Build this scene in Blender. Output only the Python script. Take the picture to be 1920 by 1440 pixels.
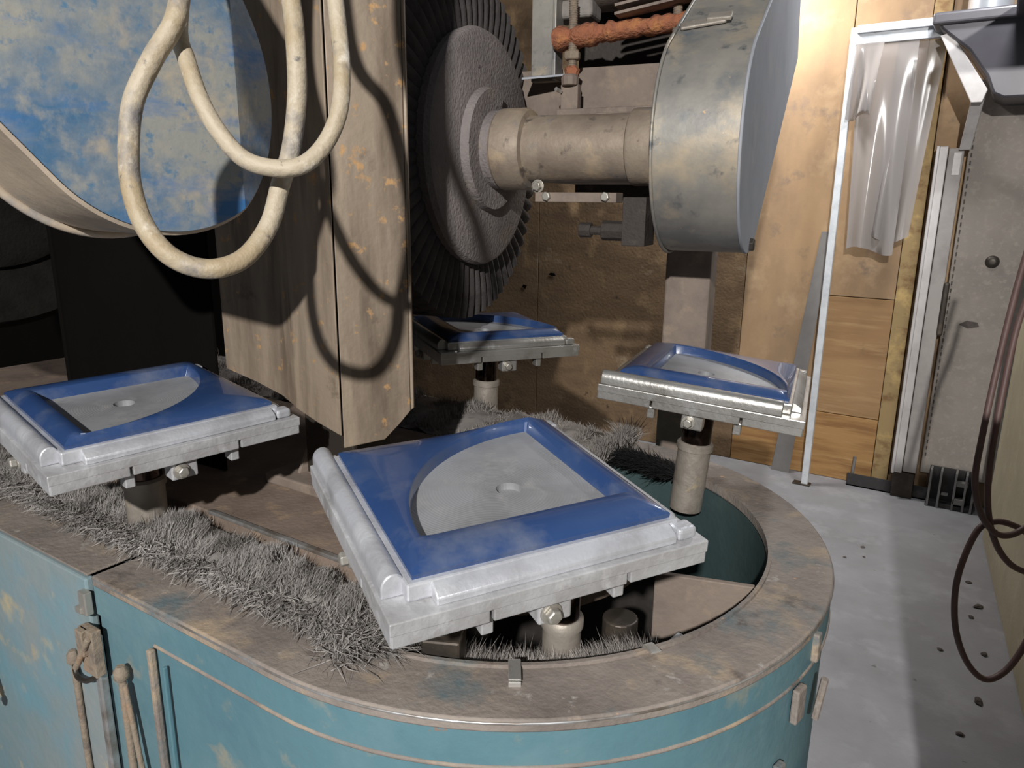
import bpy, bmesh, math, random
from mathutils import Vector, Matrix
R = math.radians
random.seed(7)
for o in list(bpy.data.objects): bpy.data.objects.remove(o)
scn = bpy.context.scene
COL = scn.collection

# ------------------------------------------------------------------ camera
TH, PI_, RO = R(33.04), R(14.03), R(.56)
rt = Vector((math.cos(TH), math.sin(TH), 0)); fh = Vector((-math.sin(TH), math.cos(TH), 0)); zz = Vector((0, 0, 1))
fw = fh*math.cos(PI_) - zz*math.sin(PI_); up = fh*math.sin(PI_) + zz*math.cos(PI_)
cr = rt*math.cos(RO) + up*math.sin(RO); cu = up*math.cos(RO) - rt*math.sin(RO)
cd = bpy.data.cameras.new('camera'); cam = bpy.data.objects.new('camera', cd); COL.objects.link(cam)
m = Matrix((cr, cu, -fw)).transposed().to_4x4(); m.translation = (.784, -1.211, 1.5); cam.matrix_world = m
cd.sensor_width = 36; cd.lens = 1386/1920*36; cd.clip_start = .02
scn.camera = cam

# ------------------------------------------------------------------ world and lamps
w = bpy.data.worlds.new('world'); scn.world = w; w.use_nodes = True
w.node_tree.nodes['Background'].inputs[0].default_value = (.80, .88, 1, 1)
w.node_tree.nodes['Background'].inputs[1].default_value = .08

def lamp(name, kind, loc, target, power, size, color, spot=None):
    l = bpy.data.lights.new(name, kind); l.energy = power; l.color = color
    if kind == 'AREA': l.shape = 'DISK'; l.size = size
    else: l.shadow_soft_size = size
    if spot: l.spot_size = R(spot); l.spot_blend = .3
    o = bpy.data.objects.new(name, l); COL.objects.link(o); o.location = loc
    o.rotation_euler = (Vector(target)-Vector(loc)).to_track_quat('-Z', 'Y').to_euler()
    return o
lamp('work_lamp', 'AREA', (1.48, -3.38, 2.78), (-.1, .0, 1.2), 185, .085, (1, .98, .95))
lamp('wall_lamp', 'AREA', (-.38, 2.58, 2.72), (-.38, 2.75, 0), 27, .25, (1, .97, .93))
lamp('overhead_lamp', 'AREA', (.72, 2.05, 2.95), (.4, 2.2, 0), 24, .30, (.97, .98, 1))
scn.view_settings.view_transform = 'Standard'; scn.view_settings.look = 'None'
scn.view_settings.exposure = .14; scn.view_settings.gamma = 1; scn.view_settings.use_curve_mapping = False

# ------------------------------------------------------------------ materials
def lin(c):
    return tuple(((x/255)/12.92 if x <= 10 else (((x/255)+.055)/1.055)**2.4) for x in c) + (1,)
MATS = {}
def mat(name, base, layers=(), rough=.7, metal=0, bump=.0, bscale=60, coat=0, rough2=None):
    """layers: (rgb, noise scale, threshold low, threshold high[, stretch xyz]) mixed over the base one after the other."""
    mt = bpy.data.materials.new(name); mt.use_nodes = True
    nt = mt.node_tree; bs = nt.nodes['Principled BSDF']
    tc = nt.nodes.new('ShaderNodeTexCoord')
    col = nt.nodes.new('ShaderNodeRGB'); col.outputs[0].default_value = lin(base); cur = col.outputs[0]
    for i, ly in enumerate(layers):
        rgb, sc, lo, hi = ly[:4]
        n = nt.nodes.new('ShaderNodeTexNoise'); n.inputs['Scale'].default_value = sc
        n.inputs['Detail'].default_value = 6; n.inputs['Roughness'].default_value = .62
        mp = nt.nodes.new('ShaderNodeMapping'); mp.inputs['Location'].default_value = (i*3.1, i*1.7, i*.9)
        if len(ly) > 4: mp.inputs['Scale'].default_value = ly[4]
        if len(ly) > 5: mp.inputs['Rotation'].default_value = ly[5]
        nt.links.new(tc.outputs['Object'], mp.inputs[0]); nt.links.new(mp.outputs[0], n.inputs['Vector'])
        r = nt.nodes.new('ShaderNodeMapRange'); r.inputs[1].default_value = lo; r.inputs[2].default_value = hi
        nt.links.new(n.outputs['Fac'], r.inputs[0])
        mx = nt.nodes.new('ShaderNodeMix'); mx.data_type = 'RGBA'; mx.inputs[7].default_value = lin(rgb)
        nt.links.new(r.outputs[0], mx.inputs[0]); nt.links.new(cur, mx.inputs[6]); cur = mx.outputs[2]
        if i == 0 and rough2 is not None:
            rr = nt.nodes.new('ShaderNodeMapRange'); rr.inputs[3].default_value = rough; rr.inputs[4].default_value = rough2
            nt.links.new(r.outputs[0], rr.inputs[0]); nt.links.new(rr.outputs[0], bs.inputs['Roughness'])
    nt.links.new(cur, bs.inputs['Base Color'])
    if rough2 is None: bs.inputs['Roughness'].default_value = rough
    bs.inputs['Metallic'].default_value = metal
    if coat: bs.inputs['Coat Weight'].default_value = coat
    if bump:
        n = nt.nodes.new('ShaderNodeTexNoise'); n.inputs['Scale'].default_value = bscale; n.inputs['Detail'].default_value = 5
        nt.links.new(tc.outputs['Object'], n.inputs['Vector'])
        b = nt.nodes.new('ShaderNodeBump'); b.inputs['Strength'].default_value = bump; b.inputs['Distance'].default_value = .01
        nt.links.new(n.outputs['Fac'], b.inputs['Height']); nt.links.new(b.outputs[0], bs.inputs['Normal'])
    if name in ('shade_chip_black', 'buff_shade_black'): bs.inputs['Specular IOR Level'].default_value = .05
    MATS[name] = mt
    return mt
mat('teal_paint', (88, 124, 134), [((112, 138, 144), 3, .45, .75), ((156, 146, 124), 7, .60, .74), ((74, 110, 124), 5, .5, .8), ((140, 108, 88), 24, .70, .76)], .55, 0, .15, 40)
mat('teal_door', (118, 142, 148), [((142, 148, 148), 2.5, .42, .7), ((190, 170, 130), 8, .60, .72), ((104, 150, 166), 5, .5, .8)], .6, 0, .15, 40)
mat('rim_dust', (144, 134, 126), [((118, 109, 103), 5, .42, .66), ((168, 150, 128), 8, .54, .68), ((100, 113, 117), 6, .55, .68), ((205, 165, 130), 38, .68, .74), ((96, 86, 80), 14, .60, .72), ((170, 164, 158), 24, .64, .72)], .75, .1, .25, 90)
mat('edge_wear', (196, 196, 196), [((140, 128, 116), 14, .4, .65)], .35, .7)
mat('green_inner', (66, 84, 84), [((54, 70, 71), 5, .4, .7), ((120, 130, 126), 40, .70, .76)], .5, 0, .1)
mat('dark_inner', (58, 53, 50), [((90, 84, 78), 6, .5, .75)], .85)
mat('island_dust', (128, 112, 100), [((104, 90, 80), 7, .42, .7), ((160, 136, 112), 14, .58, .75)], .8, 0, .2, 90)
mat('bristle', (140, 135, 131), [((170, 165, 161), 9, .45, .65), ((96, 91, 88), 14, .56, .72)], .95)
mat('bristle_black', (30, 29, 30), [((58, 56, 56), 16, .6, .8)], .7)
mat('bristle_back', (128, 122, 117), [((158, 151, 146), 9, .42, .66), ((92, 86, 82), 16, .56, .72)], .95)
mat('guard_steel', (150, 135, 118), [((112, 98, 84), 4, .42, .66, (3, 3, .5)), ((164, 148, 128), 6, .55, .75, (4, 4, .4)), ((182, 144, 100), 30, .60, .68), ((92, 78, 66), 9, .62, .74)], .6, .25, .12, 60)
mat('blue_enamel', (40, 66, 112), [((116, 121, 132), 6, .50, .80), ((52, 76, 118), 3, .4, .7)], .32, 0, .02, 200, .5, .6)
mat('alu', (188, 188, 190), [((158, 156, 156), 10, .42, .66), ((212, 212, 214), 18, .55, .72), ((140, 132, 126), 40, .66, .74)], .5, .35, .12, 120)
mat('alu_bright', (190, 188, 184), [((160, 156, 150), 12, .45, .7), ((220, 220, 220), 22, .58, .72)], .32, .75, .08, 120)
mat('alu_rail', (196, 198, 204), [((166, 166, 170), 12, .45, .7), ((218, 220, 224), 8, .52, .7)], .42, .4, .1, 140)
mat('hole_dark', (40, 38, 37))
mat('steel_dark', (72, 66, 60), [((104, 94, 84), 10, .5, .7)], .45, .6)
mat('chrome_dark', (60, 50, 46), [((96, 82, 74), 9, .5, .7)], .16, .95)
mat('sleeve', (158, 150, 140), [((124, 114, 104), 12, .45, .66), ((190, 172, 140), 22, .62, .74)], .55, .4, .15, 80)
mat('buff_cloth', (76, 71, 70), [((50, 47, 47), 14, .45, .7), ((112, 106, 104), 22, .60, .76)], .95, 0, .3, 120)
mat('buff_shade_black', (30, 28, 26), [((22, 20, 19), 14, .45, .7)], .95, 0, .3, 120)  # cloth colour blackened to paint in the shade on the left wheel
mat('shade_chip_black', (17, 15, 14), [((13, 12, 11), 3, .4, .7)], .95)  # black painted in for shade on the left; also colours the wall chips
mat('flange', (138, 130, 128), [((116, 109, 108), 6, .42, .68), ((140, 128, 116), 12, .56, .74), ((70, 66, 66), 60, .66, .71)], .85, .1, .5, 110)
mat('housing', (156, 142, 126), [((128, 114, 102), 6, .42, .66), ((186, 164, 136), 9, .55, .72), ((112, 112, 116), 8, .55, .70), ((100, 90, 82), 24, .60, .70)], .6, .25, .12, 90)
mat('beltguard_band', (150, 146, 138), [((118, 116, 114), 5, .42, .66), ((180, 164, 140), 6, .54, .72), ((104, 112, 118), 8, .58, .74), ((214, 176, 128), 46, .68, .73), ((92, 94, 96), 20, .60, .72)], .5, .3, .05, 60)
mat('beltguard_face', (158, 161, 168), [((140, 143, 150), 3, .4, .7), ((166, 165, 166), 9, .55, .75)], .7, .1, .05)
mat('rust', (158, 100, 72), [((188, 128, 80), 20, .5, .68), ((120, 80, 66), 30, .52, .70)], .95, 0, 1.0, 90)
mat('rust_grey', (146, 132, 116), [((164, 130, 100), 18, .52, .72), ((116, 106, 98), 26, .5, .7)], .85, .2, .4, 90)
mat('plate_brown', (134, 120, 109), [((112, 100, 92), 8, .42, .68), ((150, 134, 118), 14, .55, .72)], .75, .1, .15)
mat('motor_black', (62, 56, 52), [((98, 88, 80), 12, .55, .75)], .75, .2, .3, 90)
mat('motor_fin', (140, 126, 116), [((108, 96, 90), 16, .45, .7)], .8, .1, .2)
mat('hood_blue', (70, 105, 136), [((144, 144, 138), 5.5, .40, .62, (1, 1, 1.5), (.8, .7, 0)), ((150, 148, 140), 26, .50, .72), ((84, 116, 142), 60, .56, .7), ((58, 106, 156), 5, .54, .70, (1, 1, 3), (.3, .6, 0)), ((182, 164, 136), 9, .58, .76), ((206, 160, 116), 30, .71, .75)], .5, .1, .1, 60)
mat('hood_band', (184, 168, 148), [((160, 146, 130), 6, .42, .68), ((128, 134, 140), 8, .56, .74)], .55, .1, .1, 60)
mat('cable', (166, 154, 134), [((150, 134, 108), 9, .45, .62), ((112, 108, 106), 13, .52, .66), ((196, 188, 174), 20, .58, .7), ((92, 86, 82), 30, .64, .70)], .6, 0, .25, 90)
mat('floor_concrete', (146, 146, 150), [((130, 129, 132), 2.5, .4, .68), ((158, 158, 162), 7, .52, .74), ((104, 102, 104), 26, .70, .75)], .85, 0, .1, 120)
mat('ply_brown', (128, 104, 78), [((100, 80, 60), 3, .42, .66, (.6, 1, 2)), ((150, 124, 92), 6, .54, .72), ((168, 152, 128), 5, .62, .76), ((78, 62, 48), 14, .64, .74)], .85, 0, .3, 60)
mat('ply_mid', (168, 138, 104), [((136, 112, 88), 2.2, .42, .66, (1, 1, .5)), ((186, 158, 124), 4, .52, .72), ((120, 104, 92), 6, .60, .74)], .75, 0, .05)
mat('ply_warm', (162, 128, 88), [((142, 108, 72), 3, .42, .68, (.4, 1, 4)), ((178, 146, 104), 7, .52, .72, (.4, 1, 5)), ((124, 96, 70), 5, .64, .76)], .7, 0, .05)
mat('ply_grain', (172, 132, 82), [((142, 102, 60), 4, .44, .62, (.5, 1, 7)), ((186, 150, 100), 6, .54, .70, (.5, 1, 8))], .65, 0, .05)
mat('lath', (160, 136, 94), [((128, 98, 64), 9, .5, .64, (1, 1, 1.6)), ((200, 170, 112), 8, .56, .72)], .75)
mat('white_metal', (222, 226, 230), [((190, 194, 200), 8, .45, .7), ((120, 116, 114), 32, .70, .75)], .45, .1, .05)
mat('jamb_metal', (206, 202, 200), [((176, 170, 168), 5, .45, .7)], .5, .2)
mat('jamb_insert', (168, 162, 158), [((148, 142, 138), 7, .45, .7)], .6)
mat('grey_sheet', (134, 131, 129), [((114, 111, 110), 4, .42, .68)], .5, .3)
mat('grey_cabinet', (150, 142, 134), [((134, 126, 120), 3, .42, .68), ((160, 152, 142), 40, .52, .7), ((70, 64, 60), 9, .74, .78)], .8, 0, .1, 120)
mat('grey_hood', (96, 94, 99), [((84, 82, 87), 3, .42, .7)], .35, .2)
mat('pipe_metal', (206, 210, 216), [((180, 184, 190), 6, .45, .7)], .3, .6)
mat('beige_wall', (186, 176, 150), [((170, 160, 136), 3, .42, .7), ((196, 188, 164), 9, .54, .74), ((150, 138, 116), 18, .66, .74)], .85, 0, .1, 80)
mat('cord_brown', (104, 80, 76), [((84, 64, 62), 8, .45, .7)], .55)
mat('rack_dark', (64, 62, 62), [((96, 92, 90), 10, .5, .7)], .6, .4)
mat('rack_edge', (150, 148, 146), [((110, 106, 104), 10, .5, .7)], .5, .5)
mat('clip_metal', (206, 204, 200), [((150, 140, 128), 20, .5, .7)], .3, .7)
mat('dirt_dark', (88, 80, 76), [((60, 56, 54), 14, .5, .7)], .9)
mat('bolt_steel', (176, 172, 164), [((140, 132, 122), 16, .5, .7)], .4, .6)
# machined dish: concentric grooves around the hole
def dish_mat():
    mt = mat('dish', (150, 151, 154), [((130, 130, 132), 8, .42, .68), ((164, 162, 160), 16, .55, .74), ((124, 118, 112), 40, .68, .75)], .6, .2)
    nt = mt.node_tree; tc = nt.nodes.new('ShaderNodeTexCoord'); mp = nt.nodes.new('ShaderNodeMapping')
    wv = nt.nodes.new('ShaderNodeTexWave'); wv.wave_type = 'RINGS'; wv.rings_direction = 'Z'; wv.inputs['Scale'].default_value = 70
    b = nt.nodes.new('ShaderNodeBump'); b.inputs['Strength'].default_value = .10; b.inputs['Distance'].default_value = .002
    nt.links.new(tc.outputs['Object'], mp.inputs[0]); nt.links.new(mp.outputs[0], wv.inputs[0])
    nt.links.new(wv.outputs['Fac'], b.inputs['Height']); nt.links.new(b.outputs[0], nt.nodes['Principled BSDF'].inputs['Normal'])
dish_mat()
def pvc_mat():
    mt = bpy.data.materials.new('pvc'); mt.use_nodes = True; nt = mt.node_tree
    bs = nt.nodes['Principled BSDF']; bs.inputs['Base Color'].default_value = lin((166, 160, 157)); bs.inputs['Roughness'].default_value = .18
    bs.inputs['Alpha'].default_value = .58; MATS['pvc'] = mt
pvc_mat()

# ------------------------------------------------------------------ mesh helpers
class MB:
    def __init__(s): s.v = []; s.f = []
    def add(s, vs, fs):
        k = len(s.v); s.v += [tuple(v) for v in vs]; s.f += [tuple(i+k for i in f) for f in fs]; return s
    def box(s, c, size, M=None):
        x, y, z = [a/2 for a in size]; M = M or Matrix.Identity(3); c = Vector(c)
        vs = [c + M @ Vector((sx*x, sy*y, sz*z)) for sx in (-1, 1) for sy in (-1, 1) for sz in (-1, 1)]
        return s.add(vs, [(0, 1, 3, 2), (4, 6, 7, 5), (0, 4, 5, 1), (2, 3, 7, 6), (0, 2, 6, 4), (1, 5, 7, 3)])
    def prism(s, pts, off):
        """planar outline pts (3D) extruded by off"""
        n = len(pts); off = Vector(off); a = [Vector(p) for p in pts]; b = [p+off for p in a]
        return s.add(a+b, [tuple(range(n))[::-1], tuple(range(n, 2*n))] + [(i, (i+1) % n, n+(i+1) % n, n+i) for i in range(n)])
    def lathe(s, prof, c, ax, n=32, closed=False):
        """prof: (radius, position along axis)"""
        ax = Vector(ax).normalized(); u = ax.orthogonal().normalized(); w_ = ax.cross(u); c = Vector(c)
        vs = []; m = len(prof)
        for r, h in prof:
            for i in range(n):
                a = 2*math.pi*i/n; vs.append(c + ax*h + (u*math.cos(a)+w_*math.sin(a))*r)
        fs = []
        for j in range(m-1):
            for i in range(n): fs.append((j*n+i, j*n+(i+1) % n, (j+1)*n+(i+1) % n, (j+1)*n+i))
        if closed:
            for i in range(n): fs.append(((m-1)*n+i, (m-1)*n+(i+1) % n, (i+1) % n, i))
        else:
            fs += [tuple(range(n))[::-1], tuple(range((m-1)*n, m*n))]
        return s.add(vs, fs)
    def cyl(s, a, b, r, n=20, r2=None):
        a = Vector(a); b = Vector(b); L = (b-a).length
        return s.lathe([(r, 0), (r if r2 is None else r2, L)], a, b-a, n)
    def tube(s, pts, r, n=12):
        P = [Vector(p) for p in pts]; vs = []; t0 = (P[1]-P[0]).normalized(); u = t0.orthogonal().normalized()
        for i, p in enumerate(P):
            t = (P[min(i+1, len(P)-1)]-P[max(i-1, 0)]).normalized(); u = (u - t*u.dot(t)).normalized(); w_ = t.cross(u)
            for k in range(n):
                a = 2*math.pi*k/n; vs.append(p + (u*math.cos(a)+w_*math.sin(a))*r)
        m = len(P); fs = [(j*n+k, j*n+(k+1) % n, (j+1)*n+(k+1) % n, (j+1)*n+k) for j in range(m-1) for k in range(n)]
        fs += [tuple(range(n))[::-1], tuple(range((m-1)*n, m*n))]
        return s.add(vs, fs)
    def grid(s, rows):
        """open sheet from rows of points"""
        n = len(rows[0]); vs = [p for r in rows for p in r]
        return s.add(vs, [(j*n+i, j*n+i+1, (j+1)*n+i+1, (j+1)*n+i) for j in range(len(rows)-1) for i in range(n-1)])
    def sheet(s, rows, off):
        """sheet with thickness"""
        off = Vector(off); n = len(rows[0]); m = len(rows)
        a = [Vector(p) for r in rows for p in r]; b = [p+off for p in a]; k = n*m; fs = []
        for j in range(m-1):
            for i in range(n-1):
                q = (j*n+i, j*n+i+1, (j+1)*n+i+1, (j+1)*n+i); fs.append(q); fs.append(tuple(x+k for x in q[::-1]))
        bd = [i for i in range(n)] + [j*n+n-1 for j in range(1, m)] + [(m-1)*n+i for i in range(n-2, -1, -1)] + [j*n for j in range(m-2, 0, -1)]
        for x, y in zip(bd, bd[1:]+bd[:1]): fs.append((y, x, x+k, y+k))
        return s.add(a+b, fs)
    def build(s, name, material, parent=None, local=False, bevel=0, smooth=None, label=None, seg=2, fix=True):
        me = bpy.data.meshes.new(name)
        inv = Matrix.Identity(4)
        if parent is not None and not local:
            root = parent
            while root.parent: root = root.parent
            inv = root_matrix(root).inverted()
        me.from_pydata([tuple(inv @ Vector(v)) for v in s.v], [], s.f)
        if fix:
            bm = bmesh.new(); bm.from_mesh(me); bmesh.ops.recalc_face_normals(bm, faces=bm.faces); bm.to_mesh(me); bm.free()
        me.materials.append(MATS[material])
        o = bpy.data.objects.new(name, me); COL.objects.link(o)
        if parent is not None: o.parent = parent
        if bevel:
            b = o.modifiers.new('bevel', 'BEVEL'); b.width = bevel; b.segments = seg; b.limit_method = 'ANGLE'; b.angle_limit = R(35)
        if smooth is not None:
            for p in me.polygons: p.use_smooth = True
            me.set_sharp_from_angle(angle=R(smooth))
        if label: o['label'] = label
        return o
def root_matrix(o): return Matrix.LocRotScale(o.location, o.rotation_euler, None)
def tag(o, label=None, cat=None, group=None, kind=None):
    if label: o['label'] = label
    if cat: o['category'] = cat
    if group: o['group'] = group
    if kind: o['kind'] = kind
    return o
def thing(name, label, cat, loc, rot=None, group=None):
    o = bpy.data.objects.new(name, None); COL.objects.link(o); o.location = loc; o.empty_display_size = .05
    if rot is not None: o.rotation_euler = rot
    return tag(o, label, cat, group)
def part(parent, name, material, fn, **k):
    b = MB(); fn(b); return b.build(name, material, parent, **k)
def spline(pts, n=8):
    P = [Vector(p) for p in pts]; out = []
    for i in range(len(P)-1):
        a = P[max(i-1, 0)]; b = P[i]; c = P[i+1]; d = P[min(i+2, len(P)-1)]
        for k in range(n):
            t = k/n; out.append(.5*((2*b)+(c-a)*t+(2*a-5*b+4*c-d)*t*t+(3*b-a-3*c+d)*t**3))
    return out+[P[-1]]
def hexbolt(b, c, d, r=.012, h=.01, washer=None):
    c = Vector(c); d = Vector(d).normalized()
    if washer: b.lathe([(washer, 0), (washer, .004)], c, d, 20); c = c+d*.004
    b.lathe([(r, 0), (r, h*.8), (r*.82, h)], c, d, 6)

# ================================================================== THE SETTING
b = MB(); b.box((-1, 1, -.05), (9, 9, .1)); tag(b.build('floor', 'floor_concrete'), 'grey dusty concrete floor', kind='structure')
wall = thing('wall_back', 'plywood back wall behind the polishing machine', None, (0, 3.06, 0)); tag(wall, kind='structure')
part(wall, 'backing', 'dirt_dark', lambda b: b.box((-2.0, 3.11, 1.7), (7, .06, 3.4)))
def ply(x0, x1, z0, z1, m, t=.018): part(wall, 'plywood_sheet', m, lambda b: b.box(((x0+x1)/2, 3.08-t/2-.008, (z0+z1)/2), (x1-x0-.004, t+.016, z1-z0-.004)), bevel=.002)
ply(-4.6, -3.0, 0, 3.4, 'ply_brown'); ply(-3.0, -1.785, 0, 3.4, 'ply_brown'); ply(-1.785, -.80, 0, 3.4, 'ply_brown')
ply(-.80, -.41, 0, 3.4, 'ply_brown', .022)
ply(-.41, .02, .37, 3.4, 'ply_mid', .026); ply(.02, .36, 1.015, 3.4, 'ply_mid', .022); ply(.02, .36, .37, 1.015, 'ply_warm', .022)
ply(-.41, .36, .0, .37, 'ply_grain', .024); ply(.36, .44, 0, 3.4, 'lath', .03); ply(.44, 1.5, 0, 3.4, 'ply_mid', .02)
o = MB().box((-3.2, .4, 1.7), (.1, 5.4, 3.4)).build('wall_left', 'shade_chip_black'); tag(o, 'left wall behind the machine, coloured black for the shade there', kind='structure')  # black colour stands in for the shade on this wall
o = MB().box((1.17, -.10, .71), (.44, .08, 1.42)).build('wall_shade_partition', 'beige_wall', bevel=.004); tag(o, 'unseen beige partition added to cast the floor shadow on the right', kind='structure')  # unseen blocker added to throw the shadow edge along the floor
part(wall, 'chip', 'shade_chip_black', lambda b: b.prism([(-1.70, 3.038, 1.02), (-1.672, 3.038, 1.012), (-1.645, 3.038, 1.012), (-1.655, 3.038, 1.03), (-1.685, 3.038, 1.034)], (0, .002, 0)))
part(wall, 'chip', 'shade_chip_black', lambda b: b.prism([(-1.905, 3.038, .925), (-1.88, 3.038, .91), (-1.87, 3.038, .935), (-1.895, 3.038, .942)], (0, .002, 0)))
# side wall
def side_wall(b):
    d = Vector((.175, -1.717, 0)).normalized(); n = Vector((.995, .101, 0)); a = Vector((.895, 2.62, 0))
    b.prism([a, a+d*4.5, a+d*4.5+n*.1, a+n*.1], (0, 0, 1.28))
o = part(None, 'wall_right', 'beige_wall', side_wall, bevel=.004); tag(o, 'low beige wall along the right side', kind='structure')

# ================================================================== POLISHING MACHINE BASE
mach = thing('polishing_machine', 'long teal painted polishing machine base with rounded end and dusty open rim', 'machine', (0, 0, 0))
RO_, RI_, ZT = .625, .514, .85
def track(r, x0, x1, n=48, side='front'):
    """outline of the oval at half width r: front straight, round end, back straight"""
    pts = [(x0, -r)]
    pts += [(r*math.cos(a), r*math.sin(a)) for a in [R(-90+180*i/n) for i in range(n+1)]]
    pts += [(x1, r)]
    return pts
def ring_strip(b, ro, ri, z0, z1, x0, x1):
    o = track(ro, x0, x1); i = track(ri, x0, x1); n = len(o)
    vs = [(x, y, z1) for x, y in o]+[(x, y, z1) for x, y in i]+[(x, y, z0) for x, y in o]+[(x, y, z0) for x, y in i]
    fs = []
    for k in range(n-1):
        fs += [(k, k+1, n+k+1, n+k), (2*n+k+1, 2*n+k, 3*n+k, 3*n+k+1), (2*n+k, 2*n+k+1, k+1, k), (n+k, n+k+1, 3*n+k+1, 3*n+k)]
    for k in (0, n-1): fs.append((k, n+k, 3*n+k, 2*n+k))
    b.add(vs, fs)
SEAM = -.482
part(mach, 'rim', 'rim_dust', lambda b: ring_strip(b, RO_, RI_, ZT-.02, ZT, SEAM+.005, -2.4), bevel=.003, smooth=40, label='dusty flat top rim around the slot')
part(mach, 'rim', 'rim_dust', lambda b: b.box(((-2.4+SEAM-.010)/2, -(RO_+RI_)/2, ZT-.003), (2.4+SEAM-.010, RO_-RI_, .004)), bevel=.001, label='thin dusty rim plate left of the seam')
part(mach, 'upper_band', 'teal_paint', lambda b: ring_strip(b, RO_-.001, RO_-.012, .775, ZT-.012, SEAM+.006, -2.4), smooth=40)
part(mach, 'side_wall', 'teal_paint', lambda b: ring_strip(b, RO_-.006, RO_-.016, .0, .80, SEAM+.006, -2.4), smooth=40, label='blue green painted side sheet')
part(mach, 'seam_bead', 'rim_dust', lambda b: b.tube([(x, y, .776) for x, y in track(RO_-.002, -.30, -.6)[:]], .0038, 8), smooth=60)
part(mach, 'edge_trim', 'edge_wear', lambda b: b.tube([(x, y, ZT-.006) for x, y in track(RO_-.0005, SEAM+.006, -.6)], .0022, 8), smooth=60, label='worn bare metal edge of the rim')
part(mach, 'door', 'teal_door', lambda b: b.box(((-2.4+SEAM-.006)/2, -RO_+.002, .42), (2.4+SEAM-.006, .016, .845)), bevel=.004, label='pale teal door left of the latch')
part(mach, 'inner_wall', 'green_inner', lambda b: ring_strip(b, RI_+.010, RI_, .50, ZT-.021, SEAM, -.6), smooth=40, label='dark green inner wall of the trough')
part(mach, 'inner_lip', 'rim_dust', lambda b: ring_strip(b, RI_+.004, RI_-.003, ZT-.014, ZT+.006, -.04, -.3), smooth=40)
part(mach, 'trough_floor', 'dark_inner', lambda b: b.prism([(x, y, .50) for x, y in track(RI_+.01, -2.4, -2.4)], (0, 0, .02)))
# island table inside the track
def island(b):
    pts = [(-2.3, -.362), (-.02, -.362)]+[(-.02+.33*math.cos(R(a)), -.032+.33*math.sin(R(a))) for a in range(-80, 81, 10)]+[(-.02, .30), (-2.3, .30)]
    b.prism([(x, y, .825) for x, y in pts], (0, 0, .043))
part(mach, 'island_table', 'island_dust', island, bevel=.003, label='dusty steel table inside the track')
part(mach, 'island_edge_strip', 'edge_wear', lambda b: b.box((-.20, -.362, .869), (.62, .012, .008)), bevel=.002)
part(mach, 'island_skirt', 'dark_inner', lambda b: b.box((-1.15, -.02, .66), (2.1, .56, .28)))
# clips on the rim
for i, (x, y) in enumerate(((.285, -.430), (.432, -.285), (.022, -.512), (-.012, -.516))):
    a = math.atan2(y, x) if x > 0 else -math.pi/2
    d = Vector((math.cos(a), math.sin(a), 0)); M = Matrix(((d.x, -d.y, 0), (d.y, d.x, 0), (0, 0, 1)))
    def clip(b, d=d, M=M, i=i):
        L = .045 if i == 0 else .022
        c = d*RI_
        if i > 1: c = Vector((x, -RI_, 0))
        b.box(c+d*(L/2-.004)+Vector((0, 0, ZT+.008)), (L, .018, .003), M)
        b.box(c-d*.006+Vector((0, 0, ZT-.002)), (.003, .018, .022), M)
        if i == 0: b.box(c+d*(L-.002)+Vector((0, 0, ZT+.003)), (.003, .018, .008), M)
    part(mach, 'clip', 'clip_metal', clip, bevel=.001, label='bright spring clip on the inner lip')
# latch and bars at the seam
YF = -.630
part(mach, 'seam_bar', 'edge_wear', lambda b: (b.box((SEAM+.012, YF-.004, .41), (.016, .016, .66))), bevel=.003)
def latch(b):
    b.box((SEAM+.012, YF-.014, .715), (.045, .018, .09)); b.box((SEAM+.005, YF-.024, .735), (.022, .014, .05))
    b.cyl((SEAM+.03, YF-.026, .75), (SEAM-.022, YF-.03, .675), .006, 10)
lt = part(mach, 'latch', 'rust_grey', latch, bevel=.004, label='dusty over-centre latch on the seam')
part(lt, 'catch', 'bolt_steel', lambda b: (b.box((SEAM-.004, YF-.006, .80), (.022, .014, .045)), b.box((SEAM-.016, YF-.010, .785), (.02, .012, .012))), bevel=.002)
part(lt, 'bail', 'steel_dark', lambda b: b.tube(spline([(SEAM-.075, YF-.008, .66), (SEAM-.06, YF-.014, .635), (SEAM-.02, YF-.018, .642), (SEAM+.012, YF-.016, .66)], 6), .005, 8), smooth=60)
def rod(b, x, z1, z0, r=.006, dx=0, tip=True):
    b.cyl((x, YF-.008, z1), (x+dx, YF-.008, z0), r, 10)
    if tip: b.lathe([(r, 0), (r*1.9, .008), (r*1.9, .02), (r, .03)], (x, YF-.008, z1-.02), (0, 0, 1), 10)
part(mach, 'latch_rod', 'rust_grey', lambda b: rod(b, SEAM-.078, .668, .30), smooth=40)
part(mach, 'latch_rod', 'rust_grey', lambda b: rod(b, -.392, .70, .30, .007), smooth=40)
part(mach, 'latch_rod', 'rust_grey', lambda b: rod(b, -.385, .675, .30, .005, .05, False), smooth=40)
part(mach, 'stiffener', 'rim_dust', lambda b: b.box((-.305, YF+.001, .45), (.012, .012, .64)), bevel=.003)
part(mach, 'stiffener', 'teal_paint', lambda b: b.box((-.27, YF+.002, .45), (.006, .008, .60)), bevel=.002)
kn = part(mach, 'door_handle', 'steel_dark', lambda b: b.tube(spline([(-.93, YF-.006, .58), (-.925, YF-.03, .55), (-.918, YF-.035, .50), (-.91, YF-.03, .45)], 6), .009, 10), smooth=60)
part(kn, 'handle_ball', 'clip_metal', lambda b: b.lathe([(.002, -.013), (.009, -.009), (.013, 0), (.009, .009), (.002, .013)], (-.905, YF-.03, .435), (0, 0, 1), 16), smooth=60)
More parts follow.
